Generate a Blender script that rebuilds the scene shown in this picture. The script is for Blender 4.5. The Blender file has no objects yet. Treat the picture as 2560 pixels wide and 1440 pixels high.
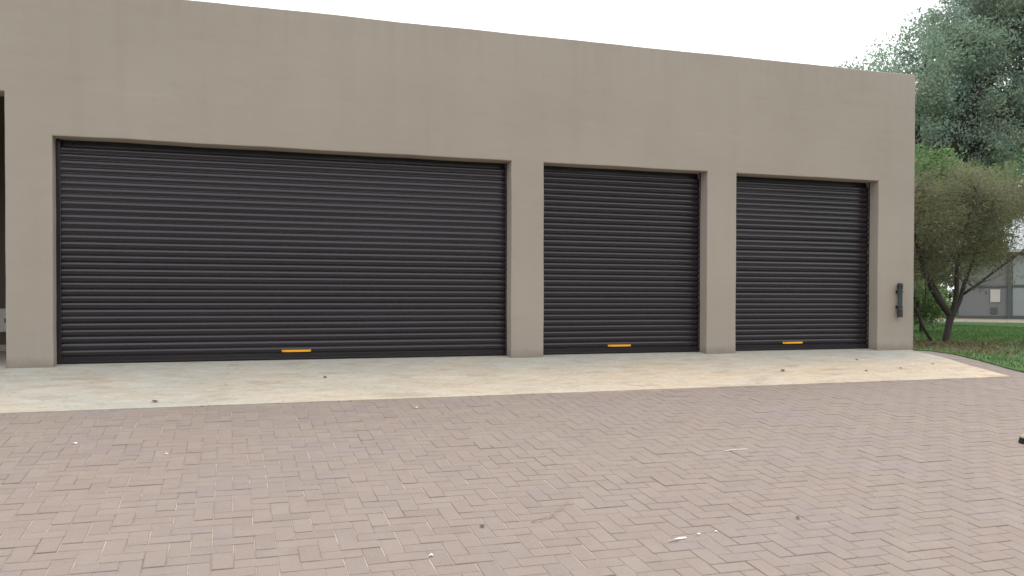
import bpy, bmesh, math, random
import numpy as np
from mathutils import Vector, Matrix, noise

random.seed(7)
RNG = np.random.default_rng(11)
R = math.radians
scene = bpy.context.scene
COL = scene.collection

# ------------------------------------------------------------------ camera
SLOPE = 0.09                      # the forecourt falls away from the garage
cam_d = bpy.data.cameras.new('camera')
cam = bpy.data.objects.new('camera', cam_d)
COL.objects.link(cam)
cam_d.sensor_width = 36.0
cam_d.lens = 36.0 * 2150.0 / 2560.0
cam_d.shift_y = 56.7 / 2560.0
cam_d.clip_end = 2000.0
YAW, PIT, ROL = 0.317298, -0.014619, 0.002406
CAM = Vector((0.0, -10.326, 0.768))
_F = Vector((math.sin(YAW) * math.cos(PIT), math.cos(YAW) * math.cos(PIT), math.sin(PIT)))
_R = Vector((math.cos(YAW), -math.sin(YAW), 0.0))
_U = _R.cross(_F)
_R2 = _R * math.cos(ROL) + _U * math.sin(ROL)
_U2 = -_R * math.sin(ROL) + _U * math.cos(ROL)
M3 = Matrix((_R2, _U2, -_F)).transposed()
cam.matrix_world = Matrix.Translation(CAM) @ M3.to_4x4()
scene.camera = cam

# ------------------------------------------------------------------ overcast sky, soft sun, exposure
SUN_EL, SUN_AZ = R(68), math.atan2(0.35, 1.0)
world = bpy.data.worlds.new('World')
scene.world = world
world.use_nodes = True
wt = world.node_tree
for n in list(wt.nodes):
    wt.nodes.remove(n)
sky = wt.nodes.new('ShaderNodeTexSky')
sky.sky_type = 'NISHITA'
sky.sun_disc = False
sky.sun_elevation = SUN_EL
sky.sun_rotation = SUN_AZ
sky.air_density = 1.0
sky.dust_density = 6.0
sky.ozone_density = 1.0
hs = wt.nodes.new('ShaderNodeHueSaturation')
hs.inputs['Saturation'].default_value = 0.16
bg = wt.nodes.new('ShaderNodeBackground')
bg.inputs['Strength'].default_value = 0.13
wo = wt.nodes.new('ShaderNodeOutputWorld')
wt.links.new(sky.outputs[0], hs.inputs['Color'])
deck = wt.nodes.new('ShaderNodeMix')          # an even, thick cloud deck over the clear-sky gradient
deck.data_type = 'RGBA'
deck.inputs[0].default_value = 0.72
deck.inputs[7].default_value = (9.0, 9.15, 9.5, 1.0)
wt.links.new(hs.outputs[0], deck.inputs[6])
wt.links.new(deck.outputs[2], bg.inputs['Color'])
wt.links.new(bg.outputs[0], wo.inputs[0])

sl = bpy.data.lights.new('sun', 'SUN')
sl.energy = 0.5
sl.angle = R(50)
sl.color = (1.0, 0.965, 0.91)
sun = bpy.data.objects.new('sun', sl)
COL.objects.link(sun)
sd = Vector((math.sin(SUN_AZ) * math.cos(SUN_EL), math.cos(SUN_AZ) * math.cos(SUN_EL), math.sin(SUN_EL)))
sun.rotation_euler = sd.to_track_quat('Z', 'Y').to_euler()

vs = scene.view_settings
vs.view_transform = 'Standard'
vs.look = 'None'
vs.gamma = 1.0
vs.use_curve_mapping = False
vs.exposure = 0.82


# ------------------------------------------------------------------ material helpers
class NT:
    def __init__(self, name):
        self.m = bpy.data.materials.new(name)
        self.m.use_nodes = True
        self.t = self.m.node_tree
        for n in list(self.t.nodes):
            self.t.nodes.remove(n)
        self.out = self.t.nodes.new('ShaderNodeOutputMaterial')
        self.b = self.t.nodes.new('ShaderNodeBsdfPrincipled')
        self.t.links.new(self.b.outputs[0], self.out.inputs[0])

    def n(self, kind, **kw):
        nd = self.t.nodes.new('ShaderNode' + kind)
        for k, v in kw.items():
            setattr(nd, k, v)
        return nd

    def l(self, a, b):
        self.t.links.new(a, b)

    def pos(self, scale=(1, 1, 1), obj=False):
        if obj:
            src = self.n('TexCoord').outputs['Object']
        else:
            src = self.n('NewGeometry').outputs['Position']
        mp = self.n('Mapping')
        mp.inputs['Scale'].default_value = scale
        self.l(src, mp.inputs['Vector'])
        return mp.outputs[0]

    def noise(self, vec, scale, detail=4.0, rough=0.55):
        nd = self.n('TexNoise')
        nd.inputs['Scale'].default_value = scale
        nd.inputs['Detail'].default_value = detail
        nd.inputs['Roughness'].default_value = rough
        self.l(vec, nd.inputs['Vector'])
        return nd.outputs['Fac']

    def ramp(self, fac, lo, hi, a=0.0, b=1.0):
        nd = self.n('MapRange')
        nd.inputs['From Min'].default_value = lo
        nd.inputs['From Max'].default_value = hi
        nd.inputs['To Min'].default_value = a
        nd.inputs['To Max'].default_value = b
        self.l(fac, nd.inputs['Value'])
        return nd.outputs[0]

    def mix(self, fac, a, b, mode='MIX'):
        nd = self.n('Mix', data_type='RGBA', blend_type=mode)
        for sock, v in ((nd.inputs[0], fac), (nd.inputs[6], a), (nd.inputs[7], b)):
            if isinstance(v, (int, float)):
                sock.default_value = v
            elif isinstance(v, tuple):
                sock.default_value = (v[0], v[1], v[2], 1.0)
            else:
                self.l(v, sock)
        return nd.outputs[2]

    def math(self, op, a, b=0.0):
        nd = self.n('Math', operation=op)
        for s, v in ((nd.inputs[0], a), (nd.inputs[1], b)):
            if isinstance(v, (int, float)):
                s.default_value = v
            else:
                self.l(v, s)
        return nd.outputs[0]

    def bump(self, h, strength=0.3, dist=0.01):
        nd = self.n('Bump')
        nd.inputs['Strength'].default_value = strength
        nd.inputs['Distance'].default_value = dist
        self.l(h, nd.inputs['Height'])
        self.l(nd.outputs[0], self.b.inputs['Normal'])

    def col(self, c):
        if isinstance(c, tuple):
            self.b.inputs['Base Color'].default_value = (c[0], c[1], c[2], 1)
        else:
            self.l(c, self.b.inputs['Base Color'])

    def rough(self, r, spec=0.5):
        if isinstance(r, (int, float)):
            self.b.inputs['Roughness'].default_value = r
        else:
            self.l(r, self.b.inputs['Roughness'])
        self.b.inputs['Specular IOR Level'].default_value = spec


def plain(name, c, r=0.6, spec=0.4, var=0.12, scale=30):
    k = NT(name)
    f = k.noise(k.pos(), scale)
    k.col(k.mix(f, tuple(x * (1 - var) for x in c), tuple(x * (1 + var) for x in c)))
    k.rough(r, spec)
    return k.m


def make_plaster():
    k = NT('painted_plaster')
    p = k.pos()
    a = k.noise(p, 0.7, 5)
    b = k.noise(k.pos((1.0, 1.0, 4.0)), 2.2, 5, 0.6)      # faint level marks left by the float
    c = k.noise(p, 90, 3)
    base = k.mix(k.ramp(a, 0.3, 0.7), (0.338, 0.290, 0.241), (0.382, 0.332, 0.281))
    base = k.mix(k.ramp(b, 0.42, 0.75, 0, 0.30), base, (0.385, 0.338, 0.290))
    base = k.mix(k.ramp(b, 0.40, 0.25, 0, 0.22), base, (0.255, 0.215, 0.175))
    v = k.noise(k.pos((2.6, 1.0, 0.16)), 1.6, 4, 0.6)     # roller strokes and old rain runs
    base = k.mix(k.ramp(v, 0.50, 0.76, 0, 0.18), base, (0.385, 0.345, 0.305))
    base = k.mix(k.ramp(v, 0.48, 0.26, 0, 0.15), base, (0.265, 0.225, 0.185))
    s = k.n('SeparateXYZ')
    k.l(k.n('NewGeometry').outputs['Position'], s.inputs[0])
    # day joint in the render coat, a slightly wavy level line
    zj = k.math('ADD', s.outputs[2], k.math('MULTIPLY', k.noise(k.pos((1, 1, 0)), 2.4, 4), 0.11))
    dj = k.math('ABSOLUTE', k.math('SUBTRACT', zj, 3.06))
    jn = k.math('MULTIPLY', k.ramp(dj, 0.014, 0.0, 0, 0.3), k.ramp(a, 0.40, 0.62, 0, 1))
    base = k.mix(jn, base, (0.43, 0.39, 0.345))
    # dirt run-off below the parapet edge
    rn = k.math('MULTIPLY', k.ramp(s.outputs[2], 3.55, 4.08, 0, 1), k.ramp(k.noise(k.pos((5.0, 1, 0.12)), 2.0, 4), 0.48, 0.74, 0, 0.16))
    base = k.mix(rn, base, (0.22, 0.19, 0.165))
    # soil splashed on the foot of the wall
    h = k.math('ADD', s.outputs[2], k.math('MULTIPLY', k.noise(p, 9, 4), -0.14))
    base = k.mix(k.ramp(h, 0.06, -0.05, 0, 0.55), base, (0.17, 0.14, 0.11))
    base = k.mix(k.ramp(c, 0.35, 0.7, 0, 0.16), base, (0.36, 0.33, 0.30))
    k.col(base)
    k.rough(0.85, 0.25)
    hgt = k.math('ADD', k.math('MULTIPLY', c, 0.25), k.math('MULTIPLY', b, 1.4))
    k.bump(hgt, 0.35, 0.006)
    return k.m


def make_door():
    k = NT('dark_brown_powder_coat')
    g = k.pos()
    f = k.noise(g, 3.0, 5)
    d = k.noise(k.pos((1, 1, 9)), 5, 5)
    c = k.mix(f, (0.0125, 0.0080, 0.0130), (0.0175, 0.0115, 0.0170))
    c = k.mix(k.ramp(d, 0.56, 0.85, 0, 0.30), c, (0.060, 0.050, 0.050))
    k.col(c)
    k.rough(k.ramp(f, 0.3, 0.7, 0.20, 0.28), 0.62)
    return k.m


def make_slab():
    k = NT('stained_concrete')
    p = k.pos()
    ps = k.pos((0.6, 1.2, 1))
    st = k.noise(ps, 0.9, 6, 0.62)
    fine = k.noise(p, 40, 5, 0.7)
    mid = k.noise(k.pos((0.6, 1.6, 1)), 3.2, 6, 0.65)
    s = k.n('SeparateXYZ')
    k.l(k.n('NewGeometry').outputs['Position'], s.inputs[0])
    x, y = s.outputs[0], s.outputs[1]
    # red soil washed onto the eastern and outer part of the slab
    rx = k.ramp(x, -1.6, 5.5, 0.0, 0.62)
    ry = k.ramp(y, -0.25, -1.2, 0.0, 0.45)
    f = k.math('ADD', k.math('MULTIPLY', k.math('ADD', rx, 0.30), ry), 0.0)
    f = k.math('ADD', k.math('MULTIPLY', f, 2.0), k.ramp(st, 0.3, 0.75, -0.35, 0.45))
    f = k.math('MINIMUM', k.math('MAXIMUM', f, 0.0), 1.0)
    c = k.mix(f, (0.40, 0.40, 0.35), (0.56, 0.455, 0.335))
    c = k.mix(k.ramp(mid, 0.48, 0.66, 0, 0.38), c, (0.40, 0.29, 0.19))
    c = k.mix(k.ramp(mid, 0.46, 0.28, 0, 0.5), c, (0.53, 0.50, 0.435))
    streak = k.noise(k.pos((0.85, 1.5, 1)), 6.0, 6, 0.7)
    c = k.mix(k.ramp(streak, 0.50, 0.66, 0, 0.38), c, (0.34, 0.255, 0.175))
    c = k.mix(k.ramp(streak, 0.46, 0.34, 0, 0.38), c, (0.57, 0.54, 0.48))
    blot = k.noise(k.pos((1.0, 1.6, 1)), 2.1, 3, 0.5)
    c = k.mix(k.ramp(blot, 0.57, 0.66, 0, 0.32), c, (0.27, 0.22, 0.17))
    speck = k.noise(k.pos((0.7, 1.4, 1)), 26, 2, 0.5)
    c = k.mix(k.ramp(speck, 0.63, 0.70, 0, 0.6), c, (0.20, 0.15, 0.11))
    c = k.mix(k.ramp(fine, 0.5, 0.8, 0, 0.3), c, (0.30, 0.25, 0.20))
    k.col(c)
    k.rough(0.88, 0.25)
    k.bump(k.math('ADD', fine, k.math('MULTIPLY', mid, 2.0)), 0.4, 0.008)
    return k.m


def make_paver():
    k = NT('clay_paver')
    at = k.n('Attribute', attribute_name='tone')
    p = k.pos()
    big = k.noise(p, 0.55, 4)
    mid = k.noise(p, 5.0, 5, 0.65)
    fine = k.noise(p, 70, 4, 0.7)
    c = k.mix(k.ramp(big, 0.3, 0.68, 0.2, 0.7), at.outputs['Color'], (0.246, 0.200, 0.168))
    pt = k.noise(p, 1.1, 3)
    c = k.mix(k.ramp(pt, 0.52, 0.68, 0, 0.45), c, (0.222, 0.188, 0.182))      # greyer, walked-on patches
    c = k.mix(k.ramp(mid, 0.5, 0.78, 0, 0.55), c, (0.288, 0.242, 0.206))      # dust
    c = k.mix(k.ramp(mid, 0.42, 0.25, 0, 0.35), c, (0.175, 0.138, 0.118))
    c = k.mix(k.ramp(fine, 0.45, 0.8, 0, 0.3), c, (0.36, 0.31, 0.27))
    k.col(c)
    k.rough(0.82, 0.3)
    k.bump(k.math('ADD', fine, mid), 0.45, 0.004)
    return k.m


def make_sand():
    k = NT('joint_sand')
    p = k.pos()
    a = k.noise(p, 4.0, 4)
    b = k.noise(p, 60, 3)
    c = k.mix(k.ramp(a, 0.34, 0.58), (0.255, 0.202, 0.166), (0.44, 0.365, 0.30))
    c = k.mix(k.ramp(b, 0.5, 0.8, 0, 0.4), c, (0.50, 0.44, 0.37))
    k.col(c)
    k.rough(0.95, 0.1)
    return k.m


def make_grass(name, a, b, dry):
    k = NT(name)
    p = k.pos()
    n1 = k.noise(p, 0.8, 5)
    n2 = k.noise(p, 14, 4)
    c = k.mix(k.ramp(n1, 0.35, 0.7), a, b)
    c = k.mix(k.ramp(n2, 0.4, 0.75, 0, 0.5), c, tuple(x * 1.5 for x in b))
    # worn soil and fallen leaves round the small tree
    g = k.n('NewGeometry')
    vd = k.n('VectorMath', operation='DISTANCE')
    k.l(g.outputs['Position'], vd.inputs[0])
    vd.inputs[1].default_value = (11.0, 0.9, 0.0)
    d = k.math('ADD', vd.outputs['Value'], k.ramp(k.noise(p, 1.6, 5), 0.2, 0.8, -1.1, 1.1))
    c = k.mix(k.ramp(d, 1.9, 0.9, 0, 0.85), c, dry)
    k.col(c)
    k.rough(0.9, 0.15)
    return k.m


def make_leaf(name, trans=0.35):
    k = NT(name)
    at = k.n('Attribute', attribute_name='tone')
    k.col(at.outputs['Color'])
    k.rough(0.5, 0.35)
    tr = k.n('BsdfTranslucent')
    mx = k.n('MixShader')
    mx.inputs[0].default_value = trans
    c2 = k.mix(1.0, at.outputs['Color'], (0.95, 1.12, 0.88), 'MULTIPLY')
    k.l(c2, tr.inputs[0])
    k.l(k.b.outputs[0], mx.inputs[1])
    k.l(tr.outputs[0], mx.inputs[2])
    k.l(mx.outputs[0], k.out.inputs[0])
    return k.m


def make_bark():
    k = NT('grey_bark')
    p = k.pos((1, 1, 0.25))
    n = k.noise(p, 30, 5, 0.7)
    k.col(k.mix(n, (0.03, 0.026, 0.023), (0.085, 0.073, 0.063)))
    k.rough(0.9, 0.2)
    k.bump(n, 0.6, 0.01)
    return k.m


MAT = dict(
    plaster=make_plaster(), door=make_door(), slab=make_slab(), paver=make_paver(), sand=make_sand(),
    leaf=make_leaf('leaf', 0.5), bark=make_bark(),
    lawn=make_grass('lawn_turf', (0.055, 0.105, 0.035), (0.085, 0.145, 0.052), (0.13, 0.11, 0.065)),
    grass=make_grass('grass_blade', (0.07, 0.135, 0.042), (0.105, 0.185, 0.062), (0.16, 0.14, 0.08)),
    inner=plain('inner_wall_paint', (0.13, 0.105, 0.085), 0.8, 0.2),
    floor=plain('inner_floor_cement', (0.42, 0.37, 0.30), 0.8, 0.2),
    rubber=plain('black_rubber', (0.015, 0.015, 0.016), 0.7, 0.3),
    orange=plain('orange_paint', (0.93, 0.41, 0.01), 0.45, 0.4, 0.05, 40),
    roof=plain('roof_membrane', (0.2, 0.2, 0.2), 0.9, 0.2),
    iron=plain('black_painted_iron', (0.028, 0.028, 0.032), 0.5, 0.5, 0.2),
    smoke=plain('smoked_glass', (0.045, 0.055, 0.06), 0.25, 0.5, 0.2, 12),
    white=plain('white_plastic', (0.62, 0.60, 0.54), 0.5, 0.4, 0.06),
    paper=plain('white_paper', (0.85, 0.84, 0.82), 0.8, 0.2, 0.04),
    twig=plain('dry_twig', (0.30, 0.225, 0.16), 0.9, 0.2),
    deadleaf=plain('dead_leaf', (0.10, 0.06, 0.035), 0.8, 0.2, 0.3, 60),
    hwall=plain('grey_house_paint', (0.235, 0.24, 0.25), 0.85, 0.2, 0.1, 1.2),
    hroof=plain('pale_roof_sheet', (0.58, 0.62, 0.62), 0.5, 0.4, 0.08, 3),
    hpost=plain('green_grey_post_paint', (0.10, 0.125, 0.12), 0.6, 0.4),
    hpane=plain('frosted_pane', (0.30, 0.345, 0.345), 0.3, 0.5, 0.08, 2),
    path=plain('sandy_path', (0.40, 0.29, 0.185), 0.95, 0.1, 0.25, 3),
    kerbw=plain('pale_edging', (0.62, 0.60, 0.56), 0.9, 0.2, 0.1, 6),
    tan=plain('tan_suede', (0.42, 0.31, 0.21), 0.9, 0.2),
)


# ------------------------------------------------------------------ mesh helpers
class MB:
    def __init__(self):
        self.v, self.f = [], []

    def add(self, verts, faces):
        o = len(self.v)
        self.v += [tuple(p) for p in verts]
        self.f += [tuple(i + o for i in q) for q in faces]
        return self

    def box(self, a, b):
        x0, y0, z0 = a
        x1, y1, z1 = b
        return self.add([(x0, y0, z0), (x1, y0, z0), (x1, y1, z0), (x0, y1, z0),
                         (x0, y0, z1), (x1, y0, z1), (x1, y1, z1), (x0, y1, z1)],
                        [(0, 3, 2, 1), (4, 5, 6, 7), (0, 1, 5, 4), (1, 2, 6, 5), (2, 3, 7, 6), (3, 0, 4, 7)])

    def tube(self, pts, rad, seg=8, caps=True):
        pts = [Vector(p) for p in pts]
        rings = []
        ref = Vector((0.31, 0.87, 0.2)).normalized()
        for i, p in enumerate(pts):
            d = (pts[min(i + 1, len(pts) - 1)] - pts[max(i - 1, 0)]).normalized()
            a = d.cross(ref)
            if a.length < 0.05:
                a = d.cross(Vector((1, 0, 0)))
            a.normalize()
            b = d.cross(a)
            r = rad[i] if isinstance(rad, (list, tuple)) else rad
            rings.append([p + (a * math.cos(2 * math.pi * k / seg) + b * math.sin(2 * math.pi * k / seg)) * r
                          for k in range(seg)])
        vv = [q for r in rings for q in r]
        ff = []
        for i in range(len(rings) - 1):
            for k in range(seg):
                k2 = (k + 1) % seg
                ff.append((i * seg + k, i * seg + k2, (i + 1) * seg + k2, (i + 1) * seg + k))
        if caps:
            ff.append(tuple(range(seg - 1, -1, -1)))
            ff.append(tuple((len(rings) - 1) * seg + k for k in range(seg)))
        return self.add(vv, ff)

    def mesh(self, name, mat, smooth=False, recalc=True):
        me = bpy.data.meshes.new(name)
        me.from_pydata(self.v, [], self.f)
        if mat:
            me.materials.append(mat)
        if recalc:
            bm = bmesh.new()
            bm.from_mesh(me)
            bmesh.ops.recalc_face_normals(bm, faces=bm.faces)
            bm.to_mesh(me)
            bm.free()
        if smooth:
            me.polygons.foreach_set('use_smooth', [True] * len(me.polygons))
        me.update()
        return me

    def build(self, name, mat, parent=None, smooth=False, recalc=True):
        return link(name, self.mesh(name, mat, smooth, recalc), parent)


def link(name, me, parent=None):
    o = bpy.data.objects.new(name, me)
    COL.objects.link(o)
    if parent:
        o.parent = parent
    return o


def tag(o, label=None, cat=None, group=None, kind=None):
    if label:
        o['label'] = label
    if cat:
        o['category'] = cat
    if group:
        o['group'] = group
    if kind:
        o['kind'] = kind
    return o


def empty(name, loc=(0, 0, 0), parent=None):
    o = bpy.data.objects.new(name, None)
    o.empty_display_size = 0.2
    COL.objects.link(o)
    o.location = loc
    if parent:
        o.parent = parent
    return o


def bevel(o, w=0.004, seg=2, ang=40):
    m = o.modifiers.new('bevel', 'BEVEL')
    m.width = w
    m.segments = seg
    m.limit_method = 'ANGLE'
    m.angle_limit = R(ang)
    return o


def np_mesh(name, verts, faces_n, tone, mat, smooth=False):
    """verts (N*k,3) float, k verts per face (k=3 or 4), tone (N,3) per face"""
    n = len(verts) // faces_n
    me = bpy.data.meshes.new(name)
    me.vertices.add(len(verts))
    me.vertices.foreach_set('co', verts.astype(np.float32).ravel())
    me.loops.add(len(verts))
    me.loops.foreach_set('vertex_index', np.arange(len(verts), dtype=np.int32))
    me.polygons.add(n)
    me.polygons.foreach_set('loop_start', np.arange(0, len(verts), faces_n, dtype=np.int32))
    me.polygons.foreach_set('loop_total', np.full(n, faces_n, dtype=np.int32))
    if tone is not None:
        a = me.attributes.new('tone', 'FLOAT_COLOR', 'POINT')
        c = np.ones((len(verts), 4), dtype=np.float32)
        c[:, :3] = np.repeat(tone, faces_n, axis=0)
        a.data.foreach_set('color', c.ravel())
    me.materials.append(mat)
    me.update(calc_edges=True)
    me.validate()
    return me


def gz(x, y):
    """ground level: level lawn behind the facade line, ramp falling towards the viewer"""
    return SLOPE * y if y < 0 else 0.0


def fbm(x, y, z=0.0):
    return noise.noise(Vector((x, y, z))) + 0.5 * noise.noise(Vector((2.1 * x, 2.1 * y, z + 7)))


# ------------------------------------------------------------------ ground
XE = 9.702                              # right-hand corner of the garage
LAWN_EDGE = [(9.72, 0.02), (9.90, -0.12), (10.0, -0.34), (9.99, -0.60), (9.90, -1.02), (9.77, -1.45), (9.68, -1.80),
             (9.66, -2.05), (9.75, -2.5), (10.1, -3.2), (10.9, -4.2), (12.2, -5.3), (14.5, -6.4), (18, -7.2), (26, -7.6)]


def sheet_from_outline(name, outline, zoff, mat, res=0.5):
    bm = bmesh.new()
    vs_ = [bm.verts.new((x, y, 0)) for x, y in outline]
    bm.faces.new(vs_)
    # cut along regular lines so the sheet can follow the slope
    xs = [p[0] for p in outline]
    ys = [p[1] for p in outline]
    for ax, lo, hi in ((1, min(ys), max(ys)),):
        for c in [0.0] + [lo + (hi - lo) * i / 12 for i in range(1, 12)]:
            bmesh.ops.bisect_plane(bm, geom=bm.verts[:] + bm.edges[:] + bm.faces[:], dist=1e-5,
                                   plane_co=(0, c, 0), plane_no=(0, 1, 0))
    for v in bm.verts:
        v.co.z = gz(v.co.x, v.co.y) + zoff
    bmesh.ops.recalc_face_normals(bm, faces=bm.faces)
    for f in bm.faces:
        if f.normal.z < 0:
            f.normal_flip()
    me = bpy.data.meshes.new(name)
    bm.to_mesh(me)
    bm.free()
    me.materials.append(mat)
    return link(name, me)


# far ground, one sheet to the horizon, kept under everything else
gm = MB()
ys_ = [-180, -60, -25, 0, 40, 100, 180]
xs_ = [-180, -60, -10, 40, 100, 180]
for y in ys_:
    for x in xs_:
        gm.v.append((x, y, max(gz(x, y), -2.4) - 0.14))
for j in range(len(ys_) - 1):
    for i in range(len(xs_) - 1):
        a = j * len(xs_) + i
        gm.f.append((a, a + 1, a + len(xs_) + 1, a + len(xs_)))
tag(gm.build('ground', MAT['lawn']), kind='structure')

lawn_outline = [(9.72, 60), (9.72, 0.02)] + LAWN_EDGE[1:] + [(70, -7.6), (70, 60)]
lawn = sheet_from_outline('lawn', lawn_outline, 0.016, MAT['lawn'])
tag(lawn, kind='structure')
ls = lawn.modifiers.new('solid', 'SOLIDIFY')      # turf thickness
ls.thickness = 0.08
ls.offset = -1.0

# concrete apron
def apron_front(x):
    return -2.16 - 0.0085 * (9.17 - x)


ap = MB()
front = []
x = -8.0
while x < 9.17:
    front.append((x, apron_front(x) + 0.007 * fbm(x * 3.1, 1.0) + 0.004 * fbm(x * 17, 4.0)))
    x += 0.06
side = [(9.17, -2.16), (9.26, -1.80), (9.37, -1.32), (9.47, -1.0), (9.55, -0.77), (9.59, -0.48), (9.62, -0.2),
        (9.66, 0.0), (9.66, 0.32)]
back = [(-8.0, 0.32)]
outl = front + side + back
bm = bmesh.new()
tv = [bm.verts.new((x, y, 0)) for x, y in outl]
bm.faces.new(tv)
for c in [-2.0, -1.5, -1.0, -0.5, 0.0]:
    bmesh.ops.bisect_plane(bm, geom=bm.verts[:] + bm.edges[:] + bm.faces[:], dist=1e-5, plane_co=(0, c, 0), plane_no=(0, 1, 0))
bmesh.ops.recalc_face_normals(bm, faces=bm.faces)
for f in bm.faces:
    if f.normal.z < 0:
        f.normal_flip()
ext = bmesh.ops.extrude_face_region(bm, geom=bm.faces[:])
tops = set(v for v in ext['geom'] if isinstance(v, bmesh.types.BMVert))
for v in bm.verts:
    v.co.z = SLOPE * v.co.y + (0.010 if v in tops else -0.11)
bmesh.ops.recalc_face_normals(bm, faces=bm.faces)
me = bpy.data.meshes.new('concrete_apron')
bm.to_mesh(me)
bm.free()
me.materials.append(MAT['slab'])
apron = link('concrete_apron', me)
tag(apron, kind='structure')

# ---- paving: sand bed with herringbone clay pavers laid square to the facade
bed_outline = [(-9.0, -14.0), (24.0, -14.0), (24.0, -0.02), (9.64, -0.02), (9.30, -2.0), (-9.0, -2.1)]
paving = sheet_from_outline('paving', bed_outline, -0.0042, MAT['sand'])
tag(paving, kind='structure')

W, JT = 0.1045, 0.0042
ROTS = Matrix.Rotation(math.atan(SLOPE), 4, 'X')
TONES = [(0.240, 0.188, 0.157), (0.233, 0.183, 0.155), (0.245, 0.193, 0.160), (0.222, 0.180, 0.160),
         (0.242, 0.188, 0.155), (0.210, 0.168, 0.147), (0.252, 0.203, 0.171), (0.228, 0.177, 0.149)]


def paver_geo(L, Wd, ch=0.0028, h=0.05):
    x, y = L / 2, Wd / 2
    v = [(-x + ch, -y + ch, 0), (x - ch, -y + ch, 0), (x - ch, y - ch, 0), (-x + ch, y - ch, 0),
         (-x, -y, -ch), (x, -y, -ch), (x, y, -ch), (-x, y, -ch),
         (-x, -y, -h), (x, -y, -h), (x, y, -h), (-x, y, -h)]
    f = [(0, 1, 2, 3)]
    for k in range(4):
        k2 = (k + 1) % 4
        f.append((4 + k, 4 + k2, k2, k))
        f.append((8 + k, 8 + k2, 4 + k2, 4 + k))
    return v, f


def in_lawn(x, y):
    # beyond the lawn edge (with a little margin)
    if y > -7.6:
        best = None
        for (x0, y0), (x1, y1) in zip(LAWN_EDGE, LAWN_EDGE[1:]):
            if min(y0, y1) <= y <= max(y0, y1) and abs(y1 - y0) > 1e-6:
                xe = x0 + (x1 - x0) * (y - y0) / (y1 - y0)
                best = xe if best is None else max(best, xe)
        return best is not None and x > best + 0.25
    return False


def in_apron(x, y):
    if y < apron_front(x) or y > 0.3:
        return False
    xe = 9.66
    for (x0, y0), (x1, y1) in zip(side, side[1:]):
        if min(y0, y1) <= y <= max(y0, y1) and abs(y1 - y0) > 1e-6:
            xe = x0 + (x1 - x0) * (y - y0) / (y1 - y0)
    return x < xe - 0.12


pavers = []
OX, OY = -5.0, -11.0
NXC, NYC = int((13.6 - OX) / W), int((0.0 - OY) / W) + 1
for j in range(-2, NYC):
    for i in range(-2, NXC):
        k = (i - j) % 4
        if k == 0:
            L, Wd = 2 * W, W
        elif k == 3:
            L, Wd = W, 2 * W
        else:
            continue
        x0, y0 = OX + i * W, OY + j * W
        x1, y1 = x0 + L, y0 + Wd
        cx = (x0 + x1) / 2
        cut = False
        if cx < 9.2:
            ye = apron_front(cx) - 0.004
            if y0 > ye - 0.02:
                continue
            if y1 > ye:
                y1 = ye
                cut = True
        cy = (y0 + y1) / 2
        if cy > -0.06 or in_lawn(cx, cy) or in_apron(cx, cy):
            continue
        pavers.append((cx, cy, x1 - x0 - JT, y1 - y0 - JT, cut, k == 0))


def in_view(x, y):
    d = Vector((x, y, SLOPE * y)) - CAM
    w = d.dot(_F)
    if w < 0.5:
        return None
    u = 1280 + 2150 * d.dot(_R2) / w
    v = 776.7 - 2150 * d.dot(_U2) / w
    return w if (-20 < u < 2580 and v < 1460) else None


rank = []
for idx, p in enumerate(pavers):
    if p[4]:
        continue
    w = in_view(p[0], p[1])
    if w:
        rank.append((w, idx))
rank.sort()
single = set(i for _, i in rank[:298])

variants = {}
for hv in (True, False):
    for t, tone in enumerate(TONES):
        L, Wd = (2 * W - JT, W - JT) if hv else (W - JT, 2 * W - JT)
        v, f = paver_geo(L, Wd)
        mb = MB().add(v, f)
        me = mb.mesh('paver', MAT['paver'])
        a = me.attributes.new('tone', 'FLOAT_COLOR', 'POINT')
        a.data.foreach_set('color', [c for _ in me.vertices for c in (*tone, 1.0)])
        variants[(hv, t)] = me

jv, jf, jt = [], [], []
for idx, (cx, cy, L, Wd, cut, hv) in enumerate(pavers):
    patch = fbm(cx * 0.9, cy * 0.9, 3.3)
    t = int(min(7, max(0, random.gauss(3.2 + 1.4 * patch, 2.0))))
    t = [5, 3, 1, 7, 0, 4, 2, 6][t]
    dz = 0.0012 * fbm(cx * 1.3, cy * 1.3) + random.gauss(0, 0.0012)
    dz = max(-0.0012, dz)
    tx, ty = [max(-0.009, min(0.009, random.gauss(0, 0.007))) for _ in range(2)]
    m = (Matrix.Translation((cx + random.gauss(0, .0008), cy + random.gauss(0, .0008), SLOPE * cy + dz)) @ ROTS @
         Matrix.Rotation(random.gauss(0, 0.006), 4, 'Z') @
         Matrix.Rotation(ty * (0.5 if not hv else 1.0), 4, 'X') @ Matrix.Rotation(tx * (0.5 if hv else 1.0), 4, 'Y'))
    if idx in single:
        o = bpy.data.objects.new('paver', variants[(hv, t)])
        COL.objects.link(o)
        o.parent = paving
        o.matrix_world = m
    else:
        v, f = paver_geo(L, Wd)
        o_ = len(jv)
        jv += [tuple(m @ Vector(q)) for q in v]
        jf += [tuple(i + o_ for i in q) for q in f]
        jt += [TONES[t]] * len(v)
me = bpy.data.meshes.new('paver_field')
me.from_pydata(jv, [], jf)
a = me.attributes.new('tone', 'FLOAT_COLOR', 'POINT')
a.data.foreach_set('color', [c for q in jt for c in (*q, 1.0)])
me.materials.append(MAT['paver'])
me.update()
tag(link('paver_field', me, paving), 'herringbone clay pavers farther across the forecourt', kind='stuff')

# ------------------------------------------------------------------ garage building
HT, HO, HB = 4.10, 2.50, 2.94
OPEN = [(-5.4, -2.254, HB), (-1.802, 3.380, HO), (3.818, 6.190, HO), (6.649, 9.044, HO)]
XL = -7.5
TH = 0.30
DY = 0.21

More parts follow.
